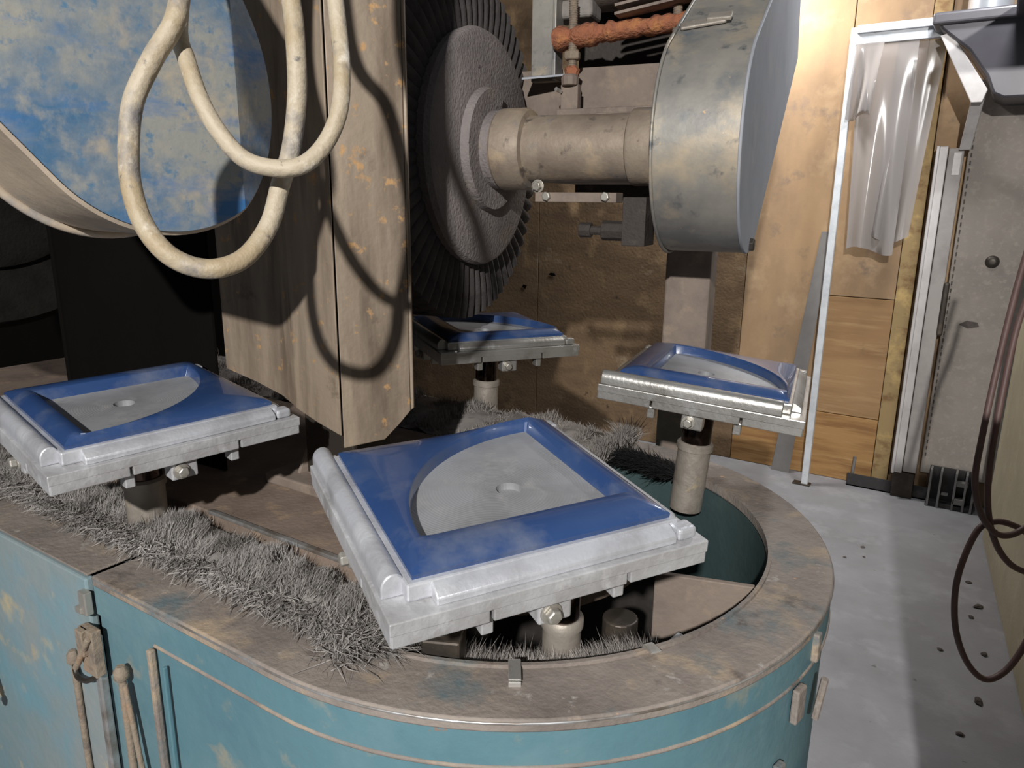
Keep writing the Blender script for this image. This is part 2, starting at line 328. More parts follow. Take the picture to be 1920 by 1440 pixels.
# hinge bits at the right end of the base
def hinge_plate(b, a, z0, h, ww):
    d = Vector((math.cos(R(a)), math.sin(R(a)), 0)); M = Matrix(((d.x, -d.y, 0), (d.y, d.x, 0), (0, 0, 1)))
    b.box(d*(RO_+.003)+Vector((0, 0, z0)), (.012, ww, h), M)
for hp in ((-6, .81, .05, .016), (-11, .735, .06, .030), (-15, .60, .10, .022)):
    part(mach, 'hinge_plate', 'rim_dust', lambda b: hinge_plate(b, *hp), bevel=.003)
def hinge_pin(b):
    d = Vector((math.cos(R(-8)), math.sin(R(-8)), 0)); b.cyl(d*(RO_+.02)+Vector((0, 0, .70)), d*(RO_+.028)+Vector((0, 0, .775)), .006, 8)
part(mach, 'hinge_pin', 'rim_dust', hinge_pin)
# carriage under the work holders seen through the slot
part(mach, 'carriage_plate', 'plate_brown', lambda b: b.prism([(.33, -.02, .62), (.50, .03, .62), (.50, .03, .83), (.33, -.02, .83)], (-.004, .012, .0)), bevel=.002)
part(mach, 'carriage_plate', 'sleeve', lambda b: b.prism([(.31, -.25, .70), (.40, -.215, .70), (.475, -.14, .70), (.44, -.05, .70), (.30, -.14, .70)], (0, 0, .012)), bevel=.002)
part(mach, 'carriage_arm', 'alu', lambda b: b.prism([(.365, -.245, .715), (.385, -.235, .715), (.415, -.08, .735), (.40, -.075, .735)], (0, 0, .028)), bevel=.003)
part(mach, 'carriage_block', 'steel_dark', lambda b: b.box((.165, -.44, .80), (.06, .05, .14), Matrix.Rotation(R(25), 3, 'Z')), bevel=.004)
part(mach, 'carriage_block', 'steel_dark', lambda b: b.cyl((.30, -.10, .52), (.30, -.10, .77), .032, 20), bevel=.003)

# ================================================================== BRUSH STRIPS (bristles)
def bristles(b, n, root, tip, wd=.0022, clump=1):
    for k in range(n):
        t = random.random(); p = Vector(root(t)); q = Vector(tip(t, p)); d = q-p
        s = d.cross(Vector((random.uniform(-1, 1), random.uniform(-1, 1), random.uniform(-1, 1))))
        if s.length < 1e-6: continue
        s = s.normalized()*wd*random.uniform(.6, 1.3); mid = p+d*.6+Vector((random.gauss(0, .004), random.gauss(0, .004), random.gauss(0, .004)))
        k0 = len(b.v); b.v += [tuple(p-s), tuple(p+s), tuple(mid+s*.7), tuple(mid-s*.7), tuple(q)]
        b.f += [(k0, k0+1, k0+2, k0+3), (k0+3, k0+2, k0+4)]
G = random.gauss
def wob(x, f=1): return .012*math.sin(23*x*f+1)+.010*math.sin(51*x*f+2)+.006*math.sin(97*x*f)
X0, X1 = -1.75, .07
br = thing('brush_strip', 'dust caked grey bristle brush lying along the front slot of the machine', 'brush', (-.6, -.50, .84))
part(br, 'backing', 'steel_dark', lambda b: b.box(((X0+X1)/2-.03, -.506, .825), (X1-X0-.06, .014, .03)), bevel=.003)
part(br, 'backing', 'steel_dark', lambda b: b.box((-1.05, -.345, .825), (1.4, .012, .03)), bevel=.003)
bb = MB()
part(br, 'dust_bed', 'bristle', lambda b: b.grid([[(X0+(X1-X0)*i/70, -.525+.15*j/10, .842+.5*wob(i*.05+j*.3)+.016*math.sin(j/10*math.pi)) for i in range(71)] for j in range(11)]), smooth=80)
def field(x, y): return (math.sin(31*x+47*y)+math.sin(67*x-29*y+1)+.7*math.sin(113*x+83*y+2), math.sin(43*x-61*y+.5)+math.sin(89*x+37*y+3)+.7*math.sin(151*x-97*y))
def tipf(t, p):
    x = p.x; k = (p.y+.525)/.15; fx, fy = field(x, p.y)
    return (x+.008+.010*fx+G(0, .007), p.y+(.008 if k < .6 else -.008)+.009*fy+G(0, .007), .856+wob(x)*.7+.005*fx+.022*math.sin(min(1, max(0, k))*math.pi)+G(0, .006))
def edge(t, p): return (p.x+G(.014, .014), p.y-abs(G(.026, .012)), .860+G(.004, .006))
bristles(bb, 60000, lambda t: (X0+(X1-.03-X0)*t, random.uniform(-.520, -.385), .835), tipf, .0010)
bristles(bb, 9000, lambda t: (X0+(X1-X0)*t**.8, G(-.512, .012), .866), edge, .0012)
bristles(bb, 2600, lambda t: (G(.045, .02), G(-.48, .03), .85), lambda t, p: (p.x+G(.035, .03), p.y+G(-.01, .03), .868+G(0, .016)), .0010)
tag(bb.build('bristles', 'bristle', br, fix=False), kind='stuff')
# low brush inside the curved front
b2 = thing('brush_strip', 'low curved grey bristle strip inside the rounded front lip of the machine', 'brush', (.25, -.43, .80))
def arc(r, a0, a1, z): return lambda t: (r*math.cos(R(a0+(a1-a0)*t)), r*math.sin(R(a0+(a1-a0)*t)), z)
part(b2, 'backing', 'steel_dark', lambda b: b.tube([arc(.507, -92, -28, .775)(i/24) for i in range(25)], .006, 8))
bb = MB(); ra = arc(.505, -92, -30, .775)
bristles(bb, 14000, ra, lambda t, p: (p.x*(1-abs(G(.09, .05)))+G(0, .008), p.y*(1-abs(G(.09, .05)))+G(0, .008), .818+G(0, .008)), .0012)
tag(bb.build('bristles', 'bristle_back', b2, fix=False), kind='stuff')
# brush along the back slot
b3 = thing('brush_strip', 'broad dust felted grey brush along the back slot under the large wheel', 'brush', (-.6, .5, .84))
part(b3, 'backing', 'steel_dark', lambda b: b.box((-.97, .575, .845), (1.9, .012, .05)), bevel=.003)
part(b3, 'dust_bed', 'bristle_back', lambda b: b.grid([[(-1.95+1.95*i/60, .31+.30*j/12, .866+.5*wob(i*.05+j*.3)+.012*math.sin(j/12*math.pi)-(.02 if i > 56 else 0)) for i in range(61)] for j in range(13)]), smooth=80)
bb = MB()
bristles(bb, 32000, lambda t: (-1.95+1.97*t**.7, random.uniform(.32, .61), .855), lambda t, p: (p.x+G(0, .010), p.y+G(-.004, .010), .880+wob(p.x)+G(0, .005)), .0013)
bristles(bb, 260, lambda t: (G(.005, .006), G(.56, .01), .865), lambda t, p: (p.x+G(0, .028), p.y+G(0, .028), .915+G(0, .012)), .0012)
tag(bb.build('bristles', 'bristle_back', b3, fix=False), kind='stuff')
b4 = thing('brush_strip', 'short clean black brush on the curve behind the right work holder', 'brush', (.12, .48, .84))
part(b4, 'backing', 'steel_dark', lambda b: b.tube([arc(.505, 92, 68, .835)(i/16) for i in range(17)], .007, 8))
bb = MB(); ra2 = arc(.503, 92, 68, .835)
bristles(bb, 5000, ra2, lambda t, p: (p.x*(1-abs(G(.11, .05))), p.y*(1-abs(G(.11, .05))), .866+G(0, .012)), .002)
tag(bb.build('bristles', 'bristle_black', b4, fix=False), kind='stuff')

# ================================================================== WORK HOLDERS AND BLUE PANELS
def rotm(tx, ty, yaw):
    v = Vector((R(tx), R(ty), 0)); return (Matrix.Rotation(v.length, 3, v.normalized()) @ Matrix.Rotation(R(yaw), 3, 'Z')).to_euler()
QC, QR = (-.118, -.140), .285       # corner and radius of the quarter round recess
HOLE = (-.012, -.022)
def star(angles, inside):
    return [inside(a) for a in angles]
def ray_square(o, a, h):
    dx, dy = math.cos(a), math.sin(a); t = 9
    for c, d in ((o[0], dx), (o[1], dy)):
        if abs(d) > 1e-9: t = min(t, ((h if d > 0 else -h)-c)/d)
    return (o[0]+dx*t, o[1]+dy*t)
def ray_recess(o, a, g=0):
    dx, dy = math.cos(a), math.sin(a); t = 9; q = (QC[0]-g, QC[1]-g); rr = QR+g*1.6
    if dx < -1e-9: t = min(t, (q[0]-o[0])/dx)
    if dy < -1e-9: t = min(t, (q[1]-o[1])/dy)
    ox, oy = o[0]-q[0], o[1]-q[1]; B = ox*dx+oy*dy; Cc = ox*ox+oy*oy-rr*rr
    t = min(t, -B+math.sqrt(B*B-Cc)); return (o[0]+dx*t, o[1]+dy*t)
def angs(o):
    A = [2*math.pi*i/120 for i in range(120)]
    for p in ((.18, .18), (-.18, .18), (-.18, -.18), (.18, -.18), QC, (QC[0]+QR, QC[1]), (QC[0], QC[1]+QR)):
        A.append(math.atan2(p[1]-o[1], p[0]-o[0]) % (2*math.pi))
    return sorted(set(round(a, 5) for a in A))
def strips(b, loops, cap=False):
    n = len(loops[0]); vs = [p for l in loops for p in l]; fs = [(j*n+i, j*n+(i+1) % n, (j+1)*n+(i+1) % n, (j+1)*n+i) for j in range(len(loops)-1) for i in range(n)]
    if cap: fs.append(tuple((len(loops)-1)*n+i for i in range(n)))
    b.add(vs, fs)
O = (-.01, -.02); AA = angs(O)
def panel_frame(b):
    sq = lambda h, z: [(*ray_square(O, a, h), z) for a in AA]
    rc = lambda g, z: [(*ray_recess(O, a, g), z) for a in AA]
    def mixl(f, z):
        out = []
        for a in AA:
            s = ray_square(O, a, .172); r = ray_recess(O, a, .008); out.append((s[0]+(r[0]-s[0])*f, s[1]+(r[1]-s[1])*f, z))
        return out
    strips(b, [sq(.176, -.030), sq(.178, -.018), sq(.1785, -.0125), sq(.172, -.008), mixl(.35, -.0025), mixl(.7, 0), rc(.007, -.0005), rc(.003, -.002), rc(0, -.006), rc(-.006, -.026)])
def panel_dish(b):
    AH = angs(HOLE); rc = lambda g, z: [(*ray_recess(HOLE, a, g), z) for a in AH]; ci = lambda r, z: [(HOLE[0]+r*math.cos(a), HOLE[1]+r*math.sin(a), z) for a in AH]
    mid = []
    for a in AH:
        p = ray_recess(HOLE, a, -.001); mid.append((HOLE[0]+(p[0]-HOLE[0])*.9, HOLE[1]+(p[1]-HOLE[1])*.9, -.0235))
    strips(b, [rc(-.004, -.022), mid, ci(.055, -.0235), ci(.019, -.0235), ci(.018, -.034)], True)
def rail_prof(b, p0, p1, inward, wdt=.036, h=.03, z0=-.042):
    """rounded clamp bar from p0 to p1 (2D), inner side rises to the panel"""
    p0 = Vector((*p0, 0)); p1 = Vector((*p1, 0)); n = Vector((*inward, 0))
    prof = [(0, 0), (0, .011), (.004, .016), (.011, .0205), (.019, .0245), (.027, .0255), (wdt-.003, .023), (wdt, .018), (wdt, 0)]
    prof = [(x, y*h/.0255) for x, y in prof]
    k = len(prof); pts = []
    for p, ends in ((p0, 0), (p1, 1)):
        for x, y in prof: pts.append(p + n*x + Vector((0, 0, z0+y)))
    b.add(pts, [tuple(range(k)), tuple(range(k, 2*k))[::-1]]+[(i, (i+1) % k, k+(i+1) % k, k+i) for i in range(k)])
SH = {}
def ring_box(b, ho, hi, z0, z1):
    c = [(-1, -1), (1, -1), (1, 1), (-1, 1)]; L_ = [[(x*h, y*h, z) for x, y in c] for h, z in ((ho, z0), (ho, z1), (hi, z1), (hi, z0))]
    b.add([p for l in L_ for p in l], [(j*4+i, j*4+(i+1) % 4, ((j+1) % 4)*4+(i+1) % 4, ((j+1) % 4)*4+i) for j in range(4) for i in range(4)])
def round_rail(b, p0, p1, inward, wdt=.030, h=.030, z0=-.042):
    p0 = Vector((*p0, 0)); p1 = Vector((*p1, 0)); n = Vector((*inward, 0))
    prof = [(0, 0), (0, .012)]+[(wdt/2-wdt/2*math.cos(R(a)), .012+(h-.012)*math.sin(R(a))) for a in range(15, 166, 15)]+[(wdt, .012), (wdt, 0)]
    k = len(prof); pts = [p+n*x+Vector((0, 0, z0+y)) for p in (p0, p1) for x, y in prof]
    b.add(pts, [tuple(range(k)), tuple(range(k, 2*k))[::-1]]+[(i, (i+1) % k, k+(i+1) % k, k+i) for i in range(k)])
def make_holder(name, label, loc, rot, spin, m_alu, m_rail):
    t = thing(name, label, 'work holder', loc, rot, 'square work holders on the machine')
    H = .216
    def shared(pn, material, fn, **k):
        key = (pn, material)
        if key in SH:
            src = SH[key]; o = src.copy(); COL.objects.link(o); o.parent = t; return o
        o = part(t, pn, material, fn, local=True, **k); SH[key] = o; return o
    def base(b):
        b.box((0, 0, -.0505), (2*H, 2*H, .017))
        for q in range(4):
            M = Matrix.Rotation(R(90*q), 3, 'Z')
            for u0, u1 in ((-.214, -.097), (-.092, .091), (.096, .214)): b.box(M @ Vector(((u0+u1)/2, -.206, -.066)), (u1-u0, .019, .018), M)
    shared('base_plate', m_alu, base, bevel=.0015)
    shared('seat_plate', m_rail, lambda b: ring_box(b, .187, .166, -.042, -.019), bevel=.003)
    shared('under_plate', 'steel_dark', lambda b: b.box((0, 0, -.069), (.38, .38, .018)), bevel=.002)
    for q in range(4):
        M = Matrix.Rotation(R(90*q), 3, 'Z'); f = lambda x, y, M=M: tuple((M @ Vector((x, y, 0)))[:2])
        if q == 0: shared('clamp_rail_0', m_rail, lambda b, f=f: round_rail(b, f(-.212, -.212), f(.170, -.212), f(0, 1)), bevel=.002, smooth=40).name = 'clamp_rail'
        else: shared('clamp_rail_%d' % q, m_rail, lambda b, f=f: rail_prof(b, f(-.158, -.206), f(.172, -.206), f(0, 1), .031, .022), bevel=.002, smooth=30).name = 'clamp_rail'
        if q: shared('corner_block_%d' % q, m_rail, lambda b, M=M: b.box(M @ Vector((.190, -.192, -.033)), (.030, .026, .018), M), bevel=.006, seg=3).name = 'corner_block'
        br_ = shared('bracket_%d' % q, m_alu, lambda b, M=M: b.box(M @ Vector((-.005, -.188, -.092)), (.046, .034, .034), M), bevel=.003)
        br_.name = 'bracket'
        bo = shared('bolt_%d' % q, 'bolt_steel', lambda b, M=M: hexbolt(b, M @ Vector((-.012, -.205, -.093)), M @ Vector((0, -1, 0)), .0105, .011, .0145), bevel=.001)
        bo.name = 'bolt'
        for s_ in (-.095, .088):
            shared('lug_%d_%d' % (q, s_*1000), m_alu, lambda b, M=M, s_=s_: b.box(M @ Vector((s_, -.190, -.088)), (.016, .026, .026), M), bevel=.002).name = 'lug'
    sx, sy = spin
    k_ = .07 if sy > .1 else 0; q_ = .8 if k_ else 1
    sp = part(t, 'spindle', 'chrome_dark', lambda b: b.lathe([(.034*q_, 0), (.034*q_, .10+k_), (.030*q_, .105+k_)], (sx, sy, -.185-k_), (0, 0, 1), 32), local=True, smooth=40, label='dark shiny spindle collar')
    part(t, 'sleeve', 'sleeve', lambda b: b.lathe([(.038*q_, 0), (.038*q_, .15), (.042*q_, .152), (.042*q_, .165), (.037*q_, .17)], (sx, sy, -.35-k_), (0, 0, 1), 32), local=True, smooth=40, label='grey spindle sleeve')
    return t
def make_panel(label, loc, rot, first=[None]):
    t = thing('blue_panel', label, 'panel', loc, rot, 'blue enamelled panels')
    for pn, mt, fn in (('frame', 'blue_enamel', panel_frame), ('dish', 'dish', panel_dish)):
        if (pn,) in SH:
            o = SH[(pn,)].copy(); COL.objects.link(o); o.parent = t
        else:
            o = part(t, pn, mt, fn, local=True, smooth=28); SH[(pn,)] = o
            o['label'] = 'blue enamelled frame' if pn == 'frame' else 'grey quarter round dish with a centre hole'
    return t
HLD = [('front', (.222, -.397, 1.122), (4.0, 3.3, -31.3), 180, (.03, .11), 'alu', 'alu_rail', 'nearest large square grey work holder with dusty clamp rails over the rounded end', 'largest and nearest blue panel with a quarter round grey dish'),
       ('right', (.258, .467, 1.133), (-.9, 4.4, 10.3), 0, (-.008, -.055), 'alu_bright', 'alu_bright', 'shiny square work holder on a dark collar in front of the plywood', 'blue panel with a bright front edge beside the white post'),
       ('left', (-.556, -.459, 1.139), (1.5, 3.1, -10.8), 0, (-.02, 0), 'alu', 'alu_rail', 'square grey work holder at the left edge below the blue belt guard', 'blue panel at the left below the hanging cable loops'),
       ('back', (-.520, .640, 1.135), (.5, 2.0, -33.0), 90, (.02, 0), 'alu_bright', 'alu_bright', 'far square work holder half hidden under the large buffing wheel', 'far blue panel touched by the large buffing wheel')]
for nm, loc, (tx, ty, yaw), q, spin, ma, mr, l1, l2 in HLD:
    e = rotm(tx, ty, yaw); make_holder('work_holder', l1, loc, e, spin, ma, mr)
    make_panel(l2, loc, rotm(tx, ty, yaw+q))

# ================================================================== BUFFING HEAD (wheel, shaft, belt guard)
AX = Vector((math.cos(R(9)), math.sin(R(9)), 0)); NB = Vector((-AX.y, AX.x, 0)); W0 = Vector((-.417, .505, 1.628))
head = thing('polishing_unit', 'large grey buffing wheel with shaft housing and rounded belt guard in the middle', 'buffing head', (.1, .8, 0))
# pleats: one mesh, shared
def pleat(b, k=0):
    rows = []
    for j in range(8):
        s = j/7; r = .20+.258*s; row = []
        for t_, s_ in ((-1, -.6), (-.55, .5), (-.1, 1), (.4, .75), (.8, .1), (1.1, -.7)):
            a = t_*.058+.05*s*s; row.append((r*math.cos(a), r*math.sin(a), s_*.016*s-.02*s**4))
        rows.append(row)
    b.sheet(rows, (0, 0, -.05))
basis = Matrix((NB, zz, AX)).transposed()      # local x = NB, y = up, z = axis
pm = None; inv = root_matrix(head).inverted()
for k in range(66):
    a = 2*math.pi*k/66
    for layer in (0, 1, 2):
        if layer and k % 2: continue
        M4 = Matrix.Translation(W0-AX*(.045+.055*layer)) @ (basis @ Matrix.Rotation(a+.05*layer, 3, 'Z')).to_4x4()
        if pm is None:
            o = part(head, 'pleat', 'buff_cloth', pleat, local=True, smooth=50); pm = o
        else:
            o = bpy.data.objects.new('pleat', pm.data); COL.objects.link(o); o.parent = head
        o.matrix_local = inv @ M4
part(head, 'wheel_core', 'buff_cloth', lambda b: b.lathe([(.10, -.17), (.36, -.165), (.42, -.14), (.42, -.08), (.36, -.055), (.10, -.05)], W0, AX, 64), smooth=40)
part(head, 'flange', 'flange', lambda b: b.lathe([(.05, -.05), (.292, -.05), (.303, -.044), (.307, -.02), (.300, -.006), (.288, 0), (.05, .0)], W0, AX, 96), smooth=35, label='round grey flange plate caked with compound')
def notch_ring(b):
    pts = []
    for i in range(41):
        a = R(70+250*i/40); pts.append(a)
    vs = []; n = len(pts)
    for hh, r in ((0, .095), (0, .160), (.022, .155), (.022, .095)):
        for a in pts: vs.append(W0+AX*hh+NB*(r*math.cos(a))+zz*(r*math.sin(a)))
    fs = [(j*n+i, j*n+i+1, ((j+1) % 4)*n+i+1, ((j+1) % 4)*n+i) for j in range(4) for i in range(n-1)]
    fs += [(0, n, 2*n, 3*n), (n-1, 4*n-1, 3*n-1, 2*n-1)]
    b.add(vs, fs)
part(head, 'flange_nut', 'flange', notch_ring, smooth=35, label='raised collar ring with a missing sector')
part(head, 'hub', 'flange', lambda b: b.lathe([(.100, 0), (.100, .04), (.095, .046), (.05, .046)], W0, AX, 48), smooth=35)
part(head, 'shaft_housing', 'housing', lambda b: b.lathe([(.05, .045), (.099, .045), (.104, .052), (.104, .118), (.098, .128), (.084, .132), (.082, .30), (.082, .40), (.091, .405), (.093, .412), (.093, .52), (.05, .52)], W0, AX, 56), smooth=35, label='round dusty shaft bearing housing')
def bolt_on(b, t, y, z, d): hexbolt(b, W0+AX*t+NB*y+zz*z, d, .013, .012, .017)
part(head, 'clamp_bolt', 'bolt_steel', lambda b: (bolt_on(b, .175, -.066, -.095, -NB)), bevel=.001)
pb = part(head, 'clamp_plate', 'plate_brown', lambda b: b.box(W0+AX*.28-NB*.05-zz*.122, (.215, .06, .024), Matrix((AX, NB, zz)).transposed()), bevel=.002)
part(pb, 'bolt', 'bolt_steel', lambda b: hexbolt(b, W0+AX*.36-NB*.08-zz*.120, -NB, .012, .01), bevel=.001)
part(pb, 'bolt', 'bolt_steel', lambda b: hexbolt(b, W0+AX*.205-NB*.08-zz*.120, -NB, .012, .01), bevel=.001)
part(head, 'adjuster', 'motor_black', lambda b: (b.cyl(W0+AX*.265+NB*.02-zz*.205, W0+AX*.42+NB*.02-zz*.205, .012, 14), b.cyl(W0+AX*.262+NB*.02-zz*.205, W0+AX*.295+NB*.02-zz*.205, .020, 8), b.cyl(W0+AX*.325+NB*.02-zz*.205, W0+AX*.40+NB*.02-zz*.205, .026, 8),
      b.box(W0+AX*.42+NB*.02-zz*.18, (.06, .10, .12), Matrix((AX, NB, zz)).transposed())), bevel=.002)
part(head, 'slide_base', 'plate_brown', lambda b: b.box(W0+AX*.32+NB*.14+zz*.06, (.30, .16, .09), Matrix((AX, NB, zz)).transposed()), bevel=.004)
part(head, 'slide_base', 'plate_brown', lambda b: b.box(W0+AX*.30+NB*.30-zz*.02, (.42, .30, .12), Matrix((AX, NB, zz)).transposed()), bevel=.004)
part(head, 'saddle', 'plate_brown', lambda b: b.box(W0+AX*.335+NB*.07+zz*.075, (.16, .06, .03), Matrix((AX, NB, zz)).transposed()), bevel=.004)
# belt guard
BD = R(56); DIR = zz*math.cos(BD)+NB*math.sin(BD); SD = AX.cross(DIR)
def guard_outline(r, L): 
    pts = [DIR*L-SD*r*.86, -SD*r] if False else []
    for i in range(33):
        a = math.pi+math.pi*i/32
        pts.append(SD*(r*math.cos(a))+DIR*(r*math.sin(a)))
    pts += [SD*r*.72+DIR*L, -SD*r*.95+DIR*L]
    return pts
def gshell(b, t0, t1, r, L=.95): b.prism([W0+AX*t0+p for p in guard_outline(r, L)], AX*(t1-t0))
bg = part(head, 'belt_guard', 'beltguard_band', lambda b: gshell(b, .510, .690, .248), smooth=30, label='dusty grey belt guard with a rounded lower end')
part(bg, 'face_plate', 'beltguard_face', lambda b: gshell(b, .690, .697, .250), smooth=30, bevel=.002, label='plain blue grey side plate')
part(bg, 'lip', 'beltguard_band', lambda b: b.tube([W0+AX*.509+p for p in guard_outline(.252, .95)], .004, 8), smooth=60)
part(bg, 'tab', 'sleeve', lambda b: (b.box(W0+AX*.565+DIR*.10+SD*.252*.985, (.10, .03, .008), Matrix((AX, DIR, SD)).transposed() @ Matrix.Rotation(R(14), 3, 'Z')), b.box(W0+AX*.60+DIR*.112+SD*.254, (.055, .03, .010), Matrix((AX, DIR, SD)).transposed())), bevel=.003)
part(bg, 'bolt', 'steel_dark', lambda b: hexbolt(b, W0+AX*.694-DIR*.10-SD*.21, AX, .016, .014), bevel=.001)
# column carrying the head
def col_(b): b.box((.048, .86, .74), (.125, .12, 1.48), Matrix.Rotation(R(10), 3, 'Z'))
part(head, 'column', 'plate_brown', col_, bevel=.006, label='square steel column behind the right work holder')

# ================================================================== MOTOR AND RUSTY MOTOR MOUNT
MM = Matrix((AX, NB, zz)).transposed()
def wp(t, n, z): return W0+AX*t+NB*n+zz*z
mount = thing('motor_mount', 'rust crusted adjusting bar with two threaded rods above the shaft', 'bracket', wp(.3, .3, 0))
def rusty(b):
    n = 36; rows = []
    for i in range(n+1):
        t = .095+.375*i/n; r0 = .027+.0015*math.sin(i*1.7)+G(0, .0012)+(.011 if i < 4 else (.009 if 5 < i < 12 else 0))
        rows.append([wp(t, .25+r0*1.2*math.cos(2*math.pi*k/10), .315+.02*i/n+r0*.85*math.sin(2*math.pi*k/10)+G(0, .0015)) for k in range(11)])
    b.grid(rows)
part(mount, 'bar', 'rust', rusty, smooth=60, label='orange rust crusted bar')
def trod(b, t, z0, z1, r=.013):
    k = int((z1-z0)/.006); pf = []
    for i in range(k): pf += [(r, i*.006), (r*.86, i*.006+.003)]
    b.lathe(pf, wp(t, .24, z0), zz, 14)
for t, z0, z1 in ((.148, .18, .42), (.44, .10, .44)):
    rd = part(mount, 'threaded_rod', 'rust_grey', lambda b: trod(b, t, z0, z1), smooth=50)
    part(rd, 'nut', 'rust_grey', lambda b: b.lathe([(.020, 0), (.024, .004), (.024, .02), (.020, .024)], wp(t, .24, .255), zz, 6), bevel=.002)
    part(rd, 'rust_lump', 'rust', lambda b: b.lathe([(.014, 0), (.022, .01), (.019, .025), (.024, .04), (.014, .05)], wp(t, .24, .19), zz, 8), smooth=70)
part(mount, 'rod_foot', 'plate_brown', lambda b: (b.box(wp(.148, .235, .125), (.052, .03, .13), MM), b.lathe([(.024, 0), (.026, .02), (.020, .03)], wp(.150, .22, .185), zz, 12)), bevel=.003)
part(mount, 'grease_nipple', 'clip_metal', lambda b: b.cyl(wp(.125, .215, .17), wp(.118, .195, .175), .006, 10), smooth=40)
part(mount, 'back_plate', 'plate_brown', lambda b: b.box(wp(.16, .34, .12), (.44, .012, .26), MM), bevel=.002)
part(mount, 'back_plate', 'motor_black', lambda b: b.box(wp(.33, .52, .35), (.52, .012, .96), MM), bevel=.002)  # dark backing, coloured and sized to give the black shade under the motor
part(mount, 'upright', 'beltguard_band', lambda b: (b.box(wp(.045, .30, .52), (.085, .03, .62), MM), b.box(wp(.085, .285, .52), (.012, .06, .62), MM)), bevel=.003, label='grey steel upright beside the buffing wheel')
part(mount, 'ledge', 'beltguard_face', lambda b: b.prism([wp(.01, .20, .205), wp(.13, .24, .215), wp(.115, .30, .225), wp(.0, .30, .225)], (0, 0, .006)), bevel=.001)
motor = thing('motor', 'black dusty electric motor with curved cooling fins at the top edge', 'motor', wp(.3, .36, .45))
MC = wp(.27, .40, .62)
part(motor, 'body', 'motor_black', lambda b: b.lathe([(.06, -.20), (.185, -.19), (.19, -.17), (.19, .25), (.17, .27), (.06, .28)], MC, AX, 48), smooth=35)
part(motor, 'end_bell', 'motor_fin', lambda b: b.lathe([(.10, -.205), (.20, -.20), (.205, -.15), (.205, .02), (.20, .025), (.10, .025)], MC, AX, 48), smooth=35, label='brown dusty end bell')
part(motor, 'terminal_lip', 'bristle_back', lambda b: b.box(MC-AX*.15-NB*.05-zz*.215, (.12, .10, .05), MM), bevel=.012, seg=3)
fm = None
for k in range(5):
    if fm is None:
        fm = MB(); fm.box((0, 0, 0), (.24, .06, .007)); o = fm.build('fin', 'motor_fin', motor, local=True); fm = o
    else: o = bpy.data.objects.new('fin', fm.data); COL.objects.link(o); o.parent = motor
    o.matrix_local = root_matrix(motor).inverted() @ Matrix.Translation(wp(.40, .22, .372+.021*k)) @ (MM @ Matrix.Rotation(R(-8), 3, 'Y')).to_4x4()

# ================================================================== LEFT BELT GUARD (blue) AND LEFT WHEEL
A2 = R(-7); HX = Vector((math.cos(A2), math.sin(A2), 0)); HN = Vector((-HX.y, HX.x, 0)); HC = Vector((-0.197, -0.577, 1.642))
hood = thing('belt_guard', 'blue painted dusty belt guard with rounded bottom behind the cable loops', 'belt guard', HC-HX*.1-zz*.25)
B2 = R(40); HD = zz*math.cos(B2)-HN*math.sin(B2); HS = HX.cross(HD)
def hood_outline(r, L, k=1.0):
    pts = [HS*(r*math.cos(math.pi+math.pi*i/40))+HD*(r*math.sin(math.pi+math.pi*i/40)) for i in range(41)]
    return pts+[HS*r*k+HD*L, -HS*r*k+HD*L]
def bend(p): return p-HX*(.55*max(0, p.dot(HN)-.105))
def hood_body(b):
    a = [HC+bend(p) for p in hood_outline(.196, .62)]; f_ = [HC+HX*.004+bend(p*.975) for p in hood_outline(.196, .62)]; c_ = [HC-HX*.21+p for p in hood_outline(.198, .62)]
    n = len(a); b.add(c_+a+f_, [tuple(range(n))[::-1]]+[(j*n+i, j*n+(i+1) % n, (j+1)*n+(i+1) % n, (j+1)*n+i) for j in range(2) for i in range(n)])
def hood_face(b):
    L_ = [p*.972 for p in hood_outline(.196, .62)]; c = .105
    def clip(sgn):
        out = []
        for i, p in enumerate(L_):
            q = L_[(i+1) % len(L_)]; dp = sgn*(p.dot(HN)-c); dq = sgn*(q.dot(HN)-c)
            if dp >= 0: out.append(p)
            if dp*dq < 0: out.append(p+(q-p)*(dp/(dp-dq)))
        return out
    for s_ in (-1, 1): b.prism([HC+HX*.0045+bend(p) for p in clip(s_)], HX*.003)
hb = part(hood, 'band', 'hood_band', hood_body, smooth=30, label='dusty beige wrapped edge of the guard')
part(hood, 'face_plate', 'hood_blue', hood_face, smooth=20, label='blue dusty face plate')
part(hood, 'rear_lip', 'hood_band', lambda b: b.tube([HC-HX*.21+p for p in hood_outline(.202, .62)], .007, 8), smooth=60)
part(hood, 'bracket', 'white_metal', lambda b: (b.box(HC-HX*.20-HS*.212+HD*.13, (.03, .05, .012), Matrix((HX, HD, HS)).transposed()), b.box(HC-HX*.11-HS*.212+HD*.08, (.02, .03, .012), Matrix((HX, HD, HS)).transposed())), bevel=.003)
lw = thing('cloth_buff', 'cloth buffing wheel blackened to paint the shadow under the blue belt guard', 'buffing wheel', (-1.35, -.35, 1.62))
part(lw, 'wheel_core', 'buff_shade_black', lambda b: b.lathe([(.10, -.15), (.44, -.15), (.46, -.12), (.46, -.03), (.44, 0), (.10, 0)], (-1.35, -.35, 1.62), HX, 64), smooth=35)
part(lw, 'flange', 'buff_shade_black', lambda b: b.lathe([(.04, 0), (.30, 0), (.30, .02), (.28, .03), (.04, .03)], (-1.35, -.35, 1.62), HX, 64), smooth=35)
part(lw, 'shaft_housing', 'steel_dark', lambda b: b.lathe([(.03, .02), (.085, .02), (.085, .10), (.07, .11), (.07, .66), (.03, .66)], (-1.35, -.35, 1.62), HX, 32), smooth=35)

